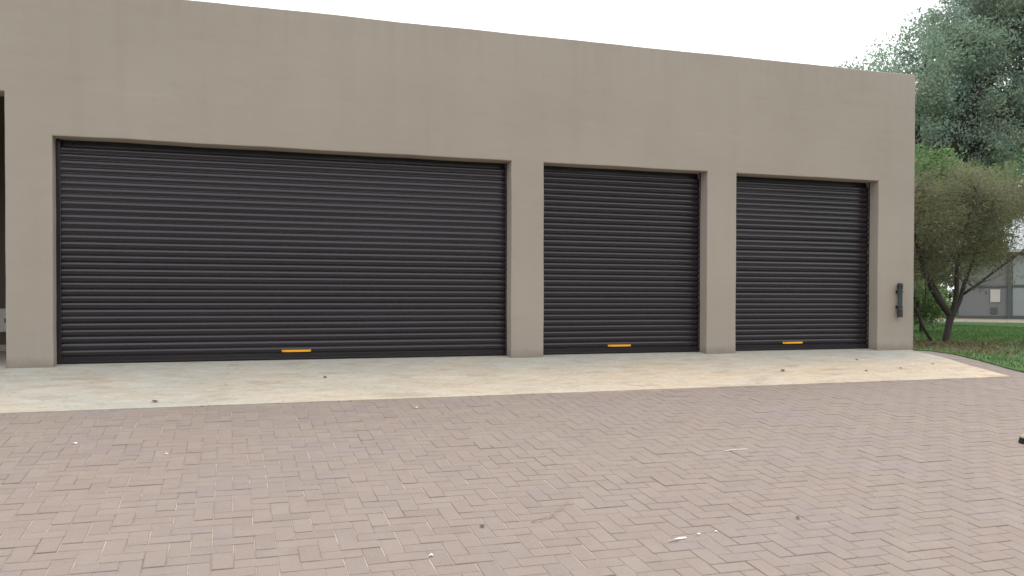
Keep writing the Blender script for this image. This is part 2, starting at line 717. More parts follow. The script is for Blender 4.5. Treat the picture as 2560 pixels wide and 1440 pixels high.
garage = empty('garage_building', (0, 0, 0))
tag(garage, 'long flat-roofed taupe plastered garage with three dark roller doors', 'building')


def breaks(vals, step):
    out = []
    for a, b in zip(vals, vals[1:]):
        n = max(1, int(round((b - a) / step)))
        out += [a + (b - a) * i / n for i in range(n)]
    return out + [vals[-1]]


bx = breaks(sorted([XL, XE] + [v for o in OPEN for v in o[:2]]), 0.13)
bz = breaks([-0.06, 0.0, HO, HB, HT], 0.13)
bm = bmesh.new()
grid = {}


def gv(i, j):
    if (i, j) not in grid:
        x, z = bx[i], bz[j]
        dx = 0.004 * fbm(x * 1.7, z * 1.9, 2.0)
        dzz = 0.005 * fbm(x * 1.4, z * 1.1, 9.0) + 0.002 * fbm(x * 6, z * 6, 5.0)
        dy = 0.004 * fbm(x * 0.9, z * 0.9, 14.0)
        if j == 0:
            dzz = 0
        grid[(i, j)] = bm.verts.new((x + dx, dy, z + dzz))
    return grid[(i, j)]


for i in range(len(bx) - 1):
    for j in range(len(bz) - 1):
        mx, mz = (bx[i] + bx[i + 1]) / 2, (bz[j] + bz[j + 1]) / 2
        if any(a < mx < b and mz < h for a, b, h in OPEN):
            continue
        bm.faces.new((gv(i, j), gv(i + 1, j), gv(i + 1, j + 1), gv(i, j + 1)))
me = bpy.data.meshes.new('front_wall')
bm.to_mesh(me)
bm.free()
me.materials.append(MAT['plaster'])
me.polygons.foreach_set('use_smooth', [True] * len(me.polygons))
fw = link('front_wall', me, garage)
so = fw.modifiers.new('solid', 'SOLIDIFY')
so.thickness = TH
so.offset = -1.0
so.use_even_offset = True
bevel(fw, 0.012, 3, 60)
wn = fw.modifiers.new('wn', 'WEIGHTED_NORMAL')

D2 = 8.0
MB().box((XE - 0.23, TH + 0.002, -0.1), (XE - 0.002, D2, HT - 0.004)).build('side_wall', MAT['plaster'], garage)
MB().box((XL, TH + 0.002, -0.1), (XL + 0.23, D2, HT - 0.004)).build('side_wall', MAT['plaster'], garage)
MB().box((XL, D2 + 0.002, -0.1), (XE - 0.002, D2 + 0.23, HT - 0.004)).build('back_wall', MAT['plaster'], garage)
MB().box((XL + 0.232, TH + 0.004, 3.62), (XE - 0.232, D2 - 0.002, 3.80)).build('roof', MAT['roof'], garage)
# open bay beside the wide door
MB().box((-2.25, TH + 0.004, 0.03), (-2.05, 3.0, 3.615)).build('bay_wall', MAT['inner'], garage)
MB().box((XL + 0.235, 3.004, 0.03), (-2.05, 3.2, 3.615)).build('bay_wall', MAT['inner'], garage)
MB().box((XL + 0.235, 0.325, -0.1), (XE - 0.235, D2 - 0.003, 0.026)).build('inner_floor', MAT['floor'], garage)
MB().box((-3.3, 2.975, 0.027), (-2.26, 3.0, 0.115)).build('skirting', MAT['floor'], garage)

# slat section: convex face, hinge groove with a thin rib
PITCH = 0.075
PROF = [(0.0, 0.010), (-0.0015, -0.001), (-0.006, -0.0055), (-0.014, -0.0085), (-0.026, -0.0105), (-0.040, -0.0098),
        (-0.052, -0.0062), (-0.058, -0.001), (-0.060, 0.010), (-0.0635, 0.010), (-0.065, 0.000), (-0.0690, 0.000), (-0.0705, 0.010), (-0.075, 0.010)]


def slat_mesh(x0, x1):
    mb = MB()
    nseg = 4
    for s in range(nseg + 1):
        x = x0 + (x1 - x0) * s / nseg
        for z, y in PROF:
            mb.v.append((x, y, z))
    n = len(PROF)
    for s in range(nseg):
        for k in range(n - 1):
            a = s * n + k
            mb.f.append((a + 1, a + 1 + n, a + n, a))
    me_ = mb.mesh('slat', MAT['door'], smooth=True, recalc=False)
    # keep the rib crisp
    for e in me_.edges:
        k = e.vertices[0] % n
        if e.vertices[1] % n == k and (k >= 7 or k == 1):
            e.use_edge_sharp = True
    return me_


DOORS = [(-1.802, 3.380, 'wide double roller door of dark brown slats', 0.755, 0),
         (3.818, 6.190, 'single roller door between the two middle pillars, evenly dark slats', 4.975, 1),
         (6.649, 9.044, 'single roller door beside the wall light, alternate slats catching more light', 7.72, 2)]
zb = SLOPE * DY + 0.012
for x0, x1, lab, hx, style in DOORS:
    fr = MB()
    fr.box((x0 - 0.010, DY - 0.030, zb), (x0 + (0.046 if style == 0 else 0.022), DY - 0.018, HO + 0.02))   # guide lips
    fr.box((x1 - 0.016, DY - 0.030, zb), (x1 + 0.010, DY - 0.018, HO + 0.02))
    fr.box((x0 - 0.010, DY + 0.05, HO - 0.20), (x1 + 0.010, DY + 0.075, HO + 0.12))  # roll cover inside, above the curtain
    door = bevel(fr.build('roller_door', MAT['door'], garage), 0.003, 1)
    door['label'] = lab
    me_s = slat_mesh(x0 + 0.012, x1 - 0.012)
    ztop = zb + 0.072 + 31 * PITCH
    for k in range(31):
        o = bpy.data.objects.new('slat', me_s)
        COL.objects.link(o)
        o.parent = door
        o.location = (random.gauss(0, 0.0008), DY + random.gauss(0, 0.0008), ztop - k * PITCH)
        tilt = random.gauss(0, 0.7)
        if style == 0:
            tilt += max(0.0, 7.5 - 0.42 * k)
            tilt += 5.0 if k in (24, 26, 29) else 0
        elif style == 1:
            tilt -= 2.2
            tilt += 2.0 if k in (20, 22, 24, 26) else 0
        elif k <= 7:
            tilt += 3.0
        elif k < 25:
            tilt += (7.0 - 0.2 * k) if k % 2 == 1 else -2.5
        o.rotation_euler = (R(-tilt), R(random.gauss(0, 0.012)), 0)
    bb = MB()
    bb.box((x0 + 0.010, DY - 0.012, zb + 0.014), (x1 - 0.010, DY + 0.012, zb + 0.071))
    bb.box((x0 + 0.010, DY - 0.022, zb + 0.010), (x1 - 0.010, DY - 0.0125, zb + 0.024))
    bevel(bb.build('bottom_bar', MAT['door'], door), 0.003, 1)
    MB().box((x0 + 0.010, DY - 0.010, zb - 0.014), (x1 - 0.010, DY + 0.010, zb + 0.013)).build('bottom_seal', MAT['rubber'], door)
    # pull handle: flat strap bent on two feet
    hd = MB()
    hz = zb + 0.105
    prof = [(-0.168, 0.0), (-0.150, -0.004), (-0.138, -0.024), (-0.12, -0.030), (0.12, -0.030), (0.138, -0.024), (0.150, -0.004), (0.168, 0.0)]
    for q, (hxo, hyo) in enumerate(prof):
        for zz, yo in ((-0.013, 0), (0.013, 0), (0.013, 0.005), (-0.013, 0.005)):
            hd.v.append((hx + hxo, DY - 0.016 + hyo + yo - 0.002, hz + zz))
    for q in range(len(prof) - 1):
        for e in range(4):
            e2 = (e + 1) % 4
            hd.f.append((q * 4 + e, q * 4 + e2, q * 4 + 4 + e2, q * 4 + 4 + e))
    hd.f += [(0, 1, 2, 3), tuple(len(hd.v) - 4 + e for e in range(4))]
    tag(bevel(hd.build('pull_handle', MAT['orange'], door), 0.002, 1), 'orange pull handle')

# ------------------------------------------------------------------ fittings
wl = empty('wall_light', (9.40, 0.0, 0.5))
tag(wl, 'black upright tubular wall light on the end pillar', 'wall light')
cy_ = -0.056
MB().tube([(0, cy_, 0.085), (0, cy_, 0.415)], 0.034, 16).build('tube', MAT['smoke'], wl, smooth=False)
for z0, z1, r0 in ((0.0, 0.085, 0.040), (0.415, 0.485, 0.040)):
    bevel(MB().tube([(0, cy_, z0), (0, cy_, z1)], r0, 18).build('cap', MAT['iron'], wl), 0.005, 2)
MB().tube([(0, cy_, 0.485), (0, cy_, 0.498), (0, cy_, 0.505)], [0.043, 0.036, 0.012], 18).build('finial', MAT['iron'], wl)
for z0 in (0.098, 0.150, 0.375, 0.458):
    MB().tube([(0, cy_, z0 - 0.008), (0, cy_, z0 + 0.008)], 0.0445, 18).build('collar', MAT['iron'], wl)
for z0 in (0.150, 0.375):
    MB().box((-0.012, cy_ + 0.03, z0 - 0.011), (0.012, 0.0, z0 + 0.011)).box((-0.035, -0.012, z0 - 0.022), (0.035, 0.004, z0 + 0.022)).build('bracket', MAT['iron'], wl)

wb = empty('meter_box', (-2.80, 3.0, 0.29))
tag(wb, 'pale meter box on the back wall of the open bay', 'meter box')
bevel(MB().box((-0.16, -0.10, 0.0), (0.16, 0.0, 0.32)).build('housing', MAT['white'], wb), 0.008, 2)
MB().box((-0.13, -0.108, 0.03), (0.13, -0.101, 0.29)).build('lid', MAT['white'], wb)
MB().box((-0.10, -0.112, 0.13), (-0.04, -0.1085, 0.19)).build('window', MAT['smoke'], wb)

# boot at the edge of the picture
bt = empty('boot', (6.268, -4.84, gz(0, -4.83) + 0.002))
bt.rotation_euler = (0, 0, -0.32)
tag(bt, 'tan boot with black toe and sole standing on the paving', 'boot')


def loft(sections, seg=14):
    mb = MB()
    for (x, hw, z0, z1, lean) in sections:
        for k in range(seg):
            a = 2 * math.pi * k / seg
            cz, rz = (z0 + z1) / 2, (z1 - z0) / 2
            sy = math.copysign(abs(math.cos(a)) ** 0.75, math.cos(a))
            sz = math.copysign(abs(math.sin(a)) ** 0.75, math.sin(a))
            mb.v.append((x + lean * sz, hw * sy, cz + rz * sz))
    n = len(sections)
    for i in range(n - 1):
        for k in range(seg):
            k2 = (k + 1) % seg
            mb.f.append((i * seg + k, i * seg + k2, (i + 1) * seg + k2, (i + 1) * seg + k))
    mb.f += [tuple(range(seg)), tuple((n - 1) * seg + k for k in range(seg))]
    return mb


loft([(0.0, 0.020, 0.0, 0.026, 0), (0.012, 0.036, 0.0, 0.026, 0), (0.06, 0.049, 0.0, 0.026, 0), (0.12, 0.046, 0.0, 0.026, 0),
      (0.18, 0.037, 0.0, 0.030, 0), (0.25, 0.038, 0.0, 0.032, 0), (0.285, 0.028, 0.0, 0.032, 0), (0.292, 0.015, 0.0, 0.032, 0)]).build('sole', MAT['rubber'], bt, True)
loft([(0.003, 0.016, 0.02, 0.040, 0), (0.015, 0.033, 0.02, 0.050, 0), (0.03, 0.042, 0.02, 0.056, 0), (0.042, 0.045, 0.02, 0.060, 0)]).build('toe_cap', MAT['rubber'], bt, True)
up = loft([(0.012, 0.022, 0.03, 0.058, 0), (0.030, 0.040, 0.022, 0.070, 0), (0.060, 0.0445, 0.02, 0.079, 0), (0.11, 0.043, 0.02, 0.094, 0), (0.16, 0.037, 0.022, 0.125, 0.004), (0.20, 0.037, 0.024, 0.165, 0.01),
           (0.24, 0.036, 0.024, 0.175, 0.008), (0.272, 0.031, 0.024, 0.170, 0.004), (0.285, 0.020, 0.024, 0.160, 0)])
up.build('upper', MAT['tan'], bt, True)
for k in range(4):
    x_ = 0.10 + 0.026 * k
    z_ = 0.090 + 0.022 * k
    MB().tube([(x_, -0.030, z_ - 0.008), (x_ - 0.004, 0, z_ + 0.008), (x_, 0.030, z_ - 0.008)], 0.003, 6).build('lace', MAT['rubber'], bt)


# ------------------------------------------------------------------ litter
def curled_leaf(name, loc, size, rot, mat, label, cat, group=None):
    mb = MB()
    n, m_ = 6, 3
    for i in range(n + 1):
        t = i / n
        w = math.sin(math.pi * min(1, t * 0.94 + 0.04)) * 0.32
        for j in range(m_ + 1):
            s = (j / m_) * 2 - 1
            mb.v.append(((t - 0.5) * size, s * w * size, size * (0.05 + 0.22 * s * s * w * 2 + 0.5 * (t - 0.5) ** 2)))
    for i in range(n):
        for j in range(m_):
            a = i * (m_ + 1) + j
            mb.f.append((a, a + 1, a + m_ + 2, a + m_ + 1))
    o = mb.build(name, mat, smooth=True)
    o.location = loc
    o.rotation_euler = (math.atan(SLOPE), 0, rot)
    s_ = o.modifiers.new('solid', 'SOLIDIFY')
    s_.thickness = 0.0012
    tag(o, label, cat, group)
    return o


for (x, y, s, r, lab, grp) in [
        (6.41, -1.40, 0.085, 0.5, 'large dark curled dry leaf on the concrete apron before the end door', None),
        (0.96, -1.04, 0.06, 1.2, 'dark dry leaf on the concrete apron below the wide door handle', None),
        (-0.64, -2.02, 0.07, 2.4, 'dry leaf near the outer edge of the concrete apron', None),
        (7.52, -1.55, 0.05, 0.1, 'small dry leaf on the stained end of the concrete apron', 'small leaves on the apron'),
        (8.15, -1.44, 0.05, 0.9, 'small dry leaf on the stained end of the concrete apron', 'small leaves on the apron'),
        (8.05, -0.75, 0.05, 1.9, 'small dry leaf on the stained end of the concrete apron', 'small leaves on the apron'),
        (8.9, -1.2, 0.045, 2.9, 'small dry leaf on the stained end of the concrete apron', 'small leaves on the apron'),
        (1.34, -5.72, 0.035, 0.4, 'tiny dark leaf lying on the clay pavers', 'leaves on the pavers'),
        (3.21, -6.01, 0.035, 1.4, 'tiny dark leaf lying on the clay pavers', 'leaves on the pavers')]:
    curled_leaf('dry_leaf', (x, y, gz(x, y) + (0.012 if y > apron_front(x) else 0.004)), s, r, MAT['deadleaf'], lab, 'leaf', grp)


def twig(pts, r, label, mat=MAT['twig'], name='twig', cat='twig', group=None):
    p0 = Vector(pts[0])
    mb = MB().tube([Vector(p) - p0 for p in pts], r, 6)
    o = mb.build(name, mat, smooth=True)
    o.location = p0
    return tag(o, label, cat, group)


def gp(x, y, h=0.006):
    return (x, y, gz(x, y) + h)


twig([gp(1.755, -5.68), gp(1.83, -5.60, 0.016), gp(1.93, -5.49, 0.02), gp(1.98, -5.43, 0.012)], 0.0018, 'long thin dry twig lying across the clay pavers')
twig([gp(1.63, -5.72), gp(1.69, -5.70, 0.014), gp(1.75, -5.67, 0.01)], 0.0025, 'short bent dry twig lying on the clay pavers')
twig([gp(3.62, -4.56), gp(3.72, -4.55, 0.010), gp(3.83, -4.55)], 0.003, 'pale straw lying alone in the middle of the paving', MAT['paper'], 'straw', 'straw')


def scrap(x, y, l, w, rz, label, group=None):
    mb = MB()
    n = 5
    for i in range(n + 1):
        t = i / n - 0.5
        for s in (-1, 1):
            mb.v.append((t * l, s * w * 0.5 * (1 - 0.5 * abs(t)), 0.003 + 0.012 * (0.25 - t * t) + 0.003 * s * math.sin(5 * t)))
    for i in range(n):
        mb.f.append((2 * i, 2 * i + 1, 2 * i + 3, 2 * i + 2))
    o = mb.build('paper_scrap', MAT['paper'])
    o.location = gp(x, y, 0.003)
    o.rotation_euler = (math.atan(SLOPE), 0, rz)
    s_ = o.modifiers.new('solid', 'SOLIDIFY')
    s_.thickness = 0.001
    return tag(o, label, 'paper', group)


scrap(2.325, -6.155, 0.13, 0.011, 0.22, 'long white paper sliver on the clay pavers')
scrap(2.475, -6.115, 0.045, 0.006, 0.3, 'thin white paper sliver beside the longer one')
scrap(2.60, -6.10, 0.02, 0.010, 0.1, 'small white paper flake past the two slivers')
scrap(1.61, -2.62, 0.035, 0.015, 0.2, 'white flake on the pavers close to the concrete apron')
scrap(-1.08, -3.38, 0.04, 0.012, 0.1, 'white paper bit on the paving before the left pillar')
scrap(-0.43, -3.81, 0.025, 0.012, 0.5, 'small pale bit on the pavers before the wide door')
scrap(0.97, -6.06, 0.025, 0.014, 0.4, 'pale flake sunk between two near pavers')


# ------------------------------------------------------------------ vegetation
def leaf_cloud(clumps, per, spread, ln, wd, tones, up=0.25, flat=1.0):
    """clumps: list of centres (with radius); returns quads & tones"""
    C = np.array([c[:3] for c in clumps], dtype=float)
    S = np.array([c[3] for c in clumps], dtype=float)
    cidx = np.repeat(np.arange(len(C)), per)
    n = len(cidx)
    d = RNG.normal(size=(n, 3))
    d /= np.linalg.norm(d, axis=1)[:, None]
    rr = RNG.random(n) ** 0.5
    off = d * (rr * spread)[:, None] * S[cidx][:, None]
    off[:, 2] *= flat
    P = C[cidx] + off
    a = RNG.normal(size=(n, 3)) + np.array([0, 0, -0.25])
    a /= np.linalg.norm(a, axis=1)[:, None]
    nn = RNG.normal(size=(n, 3)) + d * 0.6 + np.array([0, 0, up * 2])
    b = np.cross(nn, a)
    b /= (np.linalg.norm(b, axis=1)[:, None] + 1e-9)
    sz = 0.6 + 0.8 * RNG.random(n)
    a *= (ln * sz)[:, None] * 0.5
    b *= (wd * sz)[:, None] * 0.5
    V = np.empty((n, 4, 3))
    V[:, 0] = P - a
    V[:, 1] = P + b - 0.1 * a
    V[:, 2] = P + a
    V[:, 3] = P - b - 0.1 * a
    T = np.array(tones)
    ct = RNG.integers(0, len(T), len(C))
    mixr = RNG.random(n)
    idx = np.where(mixr < 0.6, ct[cidx], RNG.integers(0, len(T), n))
    tone = T[idx] * (0.8 + 0.4 * RNG.random(n))[:, None]
    return V.reshape(-1, 3), tone


def lobes_to_clumps(lobes, n, jitter=0.55, shell=0.45):
    """clump centres spread through ellipsoidal lobes, more of them towards the outside"""
    vol = np.array([l[3] * l[4] * l[5] for l in lobes])
    cnt = np.maximum(3, (n * vol / vol.sum()).astype(int))
    out = []
    for l, k in zip(lobes, cnt):
        d = RNG.normal(size=(k, 3))
        d /= np.linalg.norm(d, axis=1)[:, None]
        r = shell + (1 - shell) * RNG.random(k) ** 0.7
        r *= 1 + 0.22 * RNG.normal(size=k) * jitter
        p = np.array(l[:3]) + d * r[:, None] * np.array(l[3:6])
        s = 0.6 + 0.8 * RNG.random(k)
        out += [(*q, ss) for q, ss in zip(p, s)]
    return out


def limb(mb, a, b, r0, r1, bend=0.12, n=6, seg=7):
    a, b = Vector(a), Vector(b)
    L = (b - a).length
    o1 = Vector((random.uniform(-1, 1), random.uniform(-1, 1), random.uniform(-.4, 1))) * bend * L
    pts = []
    for i in range(n + 1):
        t = i / n
        pts.append(a.lerp(b, t) + o1 * math.sin(math.pi * t) + Vector((random.uniform(-1, 1), random.uniform(-1, 1), 0)) * 0.012 * L * (1 if 0 < i < n else 0))
    mb.tube(pts, [r0 + (r1 - r0) * (i / n) for i in range(n + 1)], seg)
    return pts


def make_tree(name, base, label, lobes, nclump, per, spread, ln, wd, tones, trunk_r, trunk_top, group=None, nbranch=9, cat='tree', flat=0.8, up=0.25):
    t = empty(name, base)
    tag(t, label, cat, group)
    bx_, by_, bz_ = base
    rel = [(l[0] - bx_, l[1] - by_, l[2] - bz_, *l[3:6]) for l in lobes]
    clumps = lobes_to_clumps(rel, nclump)
    V, T = leaf_cloud(clumps, per, spread, ln, wd, tones, up, flat)
    link('crown', np_mesh('crown', V, 4, T, MAT['leaf']), t)
    mb = MB()
    top = Vector(trunk_top) - Vector(base)
    pts = limb(mb, (0, 0, -0.15), top, trunk_r, trunk_r * 0.55, 0.04, 8, 10)
    for k in range(nbranch):
        c = clumps[random.randrange(len(clumps))]
        limb(mb, pts[random.randint(4, 8)], c[:3], trunk_r * 0.4, trunk_r * 0.05, 0.12)
    mb.build('trunk', MAT['bark'], t, smooth=True)
    return t


GREY_GREEN = [(0.235, 0.30, 0.255), (0.27, 0.335, 0.28), (0.18, 0.24, 0.215), (0.295, 0.35, 0.275), (0.24, 0.31, 0.24), (0.33, 0.305, 0.255)]  # leaf tones lightened and blued to stand in for pale haze
OLIVE = [(0.205, 0.185, 0.115), (0.225, 0.20, 0.125), (0.17, 0.16, 0.115), (0.25, 0.225, 0.115), (0.15, 0.145, 0.11), (0.20, 0.17, 0.125)]
BRIGHT = [(0.145, 0.22, 0.095), (0.165, 0.245, 0.105), (0.125, 0.19, 0.085), (0.18, 0.25, 0.115)]
DARK = [(0.055, 0.09, 0.07), (0.07, 0.11, 0.08), (0.05, 0.08, 0.07), (0.085, 0.125, 0.085)]

# tall grey-green tree behind the corner of the garage
make_tree('shade_tree', (22.4, 14.0, 0.0), 'tall spreading grey-green tree rising behind the garage corner',
          [(27.4, 14.4, 9.3, 3.0, 3.0, 2.5), (24.4, 14.0, 9.4, 2.1, 2.4, 1.7), (22.4, 13.8, 8.3, 1.9, 2.2, 1.4), (20.6, 13.9, 7.8, 1.3, 1.6, 0.9),
           (26.4, 14.0, 11.4, 2.4, 2.8, 1.9), (25.8, 13.6, 6.9, 2.6, 2.6, 1.8), (23.4, 14.0, 6.5, 1.9, 2.2, 1.5), (29.6, 14.0, 7.6, 2.6, 2.8, 2.2),
           (30.0, 15.0, 11.4, 3.0, 3.0, 2.6), (27.8, 14.6, 13.4, 2.4, 2.6, 1.8), (21.0, 15.0, 6.0, 2.0, 2.0, 1.4)],
          900, 190, 0.62, 0.115, 0.055, GREY_GREEN, 0.42, (24.0, 14.0, 5.6), nbranch=26)
make_tree('shade_tree', (33.5, 27.0, 0.0), 'dark dense tree standing behind the pale-roofed house',
          [(33.5, 27, 7.5, 4.5, 4.0, 3.6), (37, 26, 8.5, 4.5, 4, 4.2), (30.5, 27, 5.5, 3.6, 3, 2.8), (41, 24, 7, 4.5, 4, 4.5), (29, 29, 3.4, 3.5, 3, 2.6)],
          330, 120, 0.95, 0.26, 0.12, DARK, 0.4, (34, 27, 5.0), nbranch=12)
make_tree('leafy_bush', (18.6, 9.2, 0.0), 'bright green leafy bush behind the multi-stemmed tree',
          [(18.3, 9.0, 4.0, 1.2, 1.2, 0.95), (19.9, 9.2, 3.9, 1.2, 1.2, 0.95), (18.0, 9.3, 2.7, 1.4, 1.3, 1.0), (20.2, 9.6, 2.6, 1.5, 1.3, 1.2), (21.6, 9.0, 3.9, 1.1, 1.2, 0.9)],
          210, 110, 0.42, 0.12, 0.05, BRIGHT, 0.12, (18.9, 9.2, 2.2), nbranch=14, cat='bush')
make_tree('leafy_bush', (14.6, 5.0, 0.0), 'low pale green bush seen past the corner of the garage',
          [(14.6, 5.0, 0.75, 0.55, 0.5, 0.4), (15.0, 5.2, 0.5, 0.45, 0.4, 0.35), (14.0, 5.2, 0.8, 0.5, 0.5, 0.5)],
          80, 90, 0.30, 0.09, 0.035, [(0.16, 0.22, 0.09), (0.20, 0.26, 0.13), (0.13, 0.18, 0.08)], 0.04, (14.6, 5.0, 0.6), nbranch=8, cat='bush')
make_tree('hedge', (30.5, 24.0, 0.0), 'long pale green hedge closing the far side of the lawn',
          [(x_, 24.0 + 0.4 * math.sin(x_), 2.0 + 0.3 * math.sin(2.3 * x_), 1.4, 1.2, 2.1 + 0.3 * math.sin(1.7 * x_)) for x_ in (22.5, 24.3, 26.1, 27.9, 29.7, 31.5, 33.3, 35.1)],
          380, 90, 0.55, 0.16, 0.08, [(0.14, 0.20, 0.085), (0.17, 0.23, 0.10), (0.11, 0.16, 0.075)], 0.12, (30.5, 24.0, 1.2), nbranch=10, cat='hedge')
make_tree('leafy_bush', (23.5, 17.5, 0.0), 'wide dark bush at the near end of the pale-roofed house',
          [(22.5, 17.6, 1.6, 2.0, 1.4, 1.5), (24.6, 18.4, 1.8, 1.6, 1.4, 1.7), (20.2, 17.8, 1.5, 1.8, 1.4, 1.4), (21.5, 18.4, 3.2, 2.0, 1.5, 1.4), (24.2, 18.8, 3.6, 1.8, 1.4, 1.3)],
          170, 110, 0.55, 0.16, 0.07, DARK + GREY_GREEN[:2], 0.1, (23, 17.6, 1.6), nbranch=8, cat='bush')

# multi-stemmed small tree on the lawn by the corner
t2 = empty('multi_stem_tree', (11.87, 1.55, 0.0))
tag(t2, 'small multi-stemmed olive-leaved tree on the lawn by the garage corner', 'tree')
mb = MB()


def stem(pts, rads, seg=9):
    # smooth polyline, relative to base
    P = [Vector(p) - Vector((11.87, 1.55, 0.0)) for p in pts]
    out, rr = [], []
    for i in range(len(P) - 1):
        p0, p1, p2, p3 = P[max(i - 1, 0)], P[i], P[i + 1], P[min(i + 2, len(P) - 1)]
        for s in range(5):
            t = s / 5
            out.append(0.5 * ((2 * p1) + (-p0 + p2) * t + (2 * p0 - 5 * p1 + 4 * p2 - p3) * t * t + (-p0 + 3 * p1 - 3 * p2 + p3) * t ** 3))
            rr.append(0.82 * (rads[i] + (rads[i + 1] - rads[i]) * t))
    out.append(P[-1])
    rr.append(rads[-1])
    mb.tube(out, rr, seg)
    return out


tips = []
S1 = stem([(11.87, 1.55, -0.1), (11.88, 1.56, 0.1), (11.96, 1.58, 0.34), (12.02, 1.6, 0.50)], [0.085, 0.075, 0.072, 0.09])
fork = (12.02, 1.6, 0.47)
for pts, rads in [
        ([fork, (11.80, 1.62, 0.72), (11.55, 1.60, 1.02), (11.30, 1.55, 1.45), (11.1, 1.5, 2.0), (10.95, 1.5, 2.5)], [0.075, 0.068, 0.058, 0.045, 0.03, 0.012]),
        ([fork, (11.88, 1.75, 0.85), (11.80, 1.9, 1.25), (11.75, 2.05, 1.8), (11.7, 2.2, 2.5)], [0.05, 0.044, 0.035, 0.026, 0.012]),
        ([fork, (12.03, 1.5, 0.85), (11.97, 1.42, 1.3), (12.05, 1.35, 1.9), (12.15, 1.2, 2.6)], [0.055, 0.05, 0.042, 0.03, 0.012]),
        ([fork, (12.22, 1.62, 0.72), (12.36, 1.66, 1.0), (12.62, 1.7, 1.5), (12.85, 1.7, 2.1), (13.0, 1.7, 2.6)], [0.06, 0.052, 0.044, 0.034, 0.022, 0.01]),
        ([(12.34, 1.64, 0.86), (12.62, 1.5, 1.10), (12.95, 1.4, 1.36), (13.35, 1.3, 1.66), (13.75, 1.2, 2.1)], [0.030, 0.025, 0.02, 0.015, 0.008]),
        ([(12.26, 1.62, 0.78), (12.55, 1.8, 0.90), (12.85, 1.9, 0.98), (13.2, 2.0, 1.12), (13.7, 2.1, 1.5)], [0.022, 0.018, 0.014, 0.011, 0.006]),
        ([(11.78, 1.72, -0.1), (11.66, 1.70, 0.08), (11.48, 1.68, 0.30), (11.34, 1.66, 0.55), (11.18, 1.62, 0.72), (11.0, 1.6, 1.1), (10.8, 1.6, 1.7)], [0.04, 0.036, 0.032, 0.030, 0.026, 0.02, 0.01]),
        ([(11.36, 1.66, 0.52), (11.46, 1.62, 0.72), (11.46, 1.6, 0.95), (11.40, 1.55, 1.3)], [0.02, 0.016, 0.012, 0.007])]:
    tips.append(stem(pts, rads))
lob2 = [(12.1, 1.6, 2.62, 1.1, 1.1, 0.5), (11.2, 1.6, 2.55, 0.9, 1.0, 0.55), (13.2, 1.6, 2.62, 1.0, 1.1, 0.45), (14.2, 1.5, 2.65, 0.9, 1.0, 0.5),
        (12.5, 1.5, 2.2, 1.1, 1.1, 0.45), (11.3, 1.6, 2.0, 0.9, 1.0, 0.5), (13.7, 1.5, 2.38, 0.9, 0.9, 0.28), (11.9, 1.7, 1.68, 1.0, 0.9, 0.42), (12.4, 1.5, 1.75, 0.8, 0.8, 0.4),
        (11.1, 1.6, 1.45, 0.6, 0.7, 0.38), (12.7, 1.7, 1.65, 0.5, 0.6, 0.3), (13.2, 1.9, 1.5, 0.5, 0.5, 0.2), (11.7, 1.7, 1.35, 0.7, 0.6, 0.3), (12.75, 1.6, 1.32, 0.6, 0.5, 0.25), (11.4, 1.7, 1.1, 0.5, 0.5, 0.25), (12.3, 1.7, 1.2, 0.5, 0.5, 0.22), (13.6, 1.6, 1.6, 0.45, 0.5, 0.18)]
lob2 = [(a - 11.87, b - 1.55, c, d, e, f) for a, b, c, d, e, f in lob2]
cl2 = lobes_to_clumps(lob2, 540, 0.7, 0.2)
allp = [p for tp in tips for p in tp[len(tp) // 2:]]
for c in cl2[::2]:
    cv = Vector(c[:3])
    near = min(allp, key=lambda p: (p - cv).length + (0.8 if p.z > cv.z else 0))
    limb(mb, near, cv, 0.009, 0.002, 0.1, 4, 4)
mb.build('trunk', MAT['bark'], t2, smooth=True)
V, T = leaf_cloud(cl2, 110, 0.26, 0.062, 0.013, OLIVE, 0.2, 1.0)
link('crown', np_mesh('crown', V, 4, T, MAT['leaf']), t2)

# grass
n = 90000
gx = RNG.uniform(9.6, 20.0, n)
gy = RNG.uniform(-3.2, 10.0, n)
ed = np.array(LAWN_EDGE)
o_ = np.argsort(ed[:, 1])
xe = np.interp(gy, ed[o_, 1], ed[o_, 0])
xe = np.where(gy > 0.02, XE + 0.03, xe)
keep = gx > xe - 0.015 - 0.02 * RNG.random(n)
gx, gy, xe = gx[keep], gy[keep], xe[keep]
m_ = len(gx)
hh = RNG.uniform(0.025, 0.06, m_) * np.where(gx < xe + 0.10, 0.8, 1.0)
an = RNG.uniform(0, 2 * math.pi, m_)
zz = np.where(gy < 0, SLOPE * gy, 0.0) + 0.014
V = np.empty((m_, 3, 3))
wv = 0.006
V[:, 0] = np.stack([gx - wv * np.cos(an), gy - wv * np.sin(an), zz], 1)
V[:, 1] = np.stack([gx + wv * np.cos(an), gy + wv * np.sin(an), zz], 1)
V[:, 2] = np.stack([gx + RNG.normal(0, 0.02, m_), gy + RNG.normal(0, 0.02, m_), zz + hh], 1)
gr = link('grass', np_mesh('grass', V.reshape(-1, 3), 3, None, MAT['grass']))
tag(gr, 'short green lawn grass beside the garage corner', 'grass', kind='stuff')

# fallen leaves under the small tree
n = 500
px = RNG.normal(11.2, 0.9, n)
py = RNG.normal(0.9, 0.9, n)
k_ = (px > 10.05) & (py > -1.0)
cl = [(a, b, gz(a, b) + 0.045, 1.0) for a, b in zip(px[k_], py[k_])]
V, T = leaf_cloud(cl, 1, 0.01, 0.07, 0.03, [(0.16, 0.11, 0.06), (0.11, 0.07, 0.04), (0.2, 0.15, 0.09)], 2.0)
tag(link('leaf_litter', np_mesh('leaf_litter', V, 4, T, MAT['leaf'])), 'brown fallen leaves scattered under the small tree', 'leaves', kind='stuff')

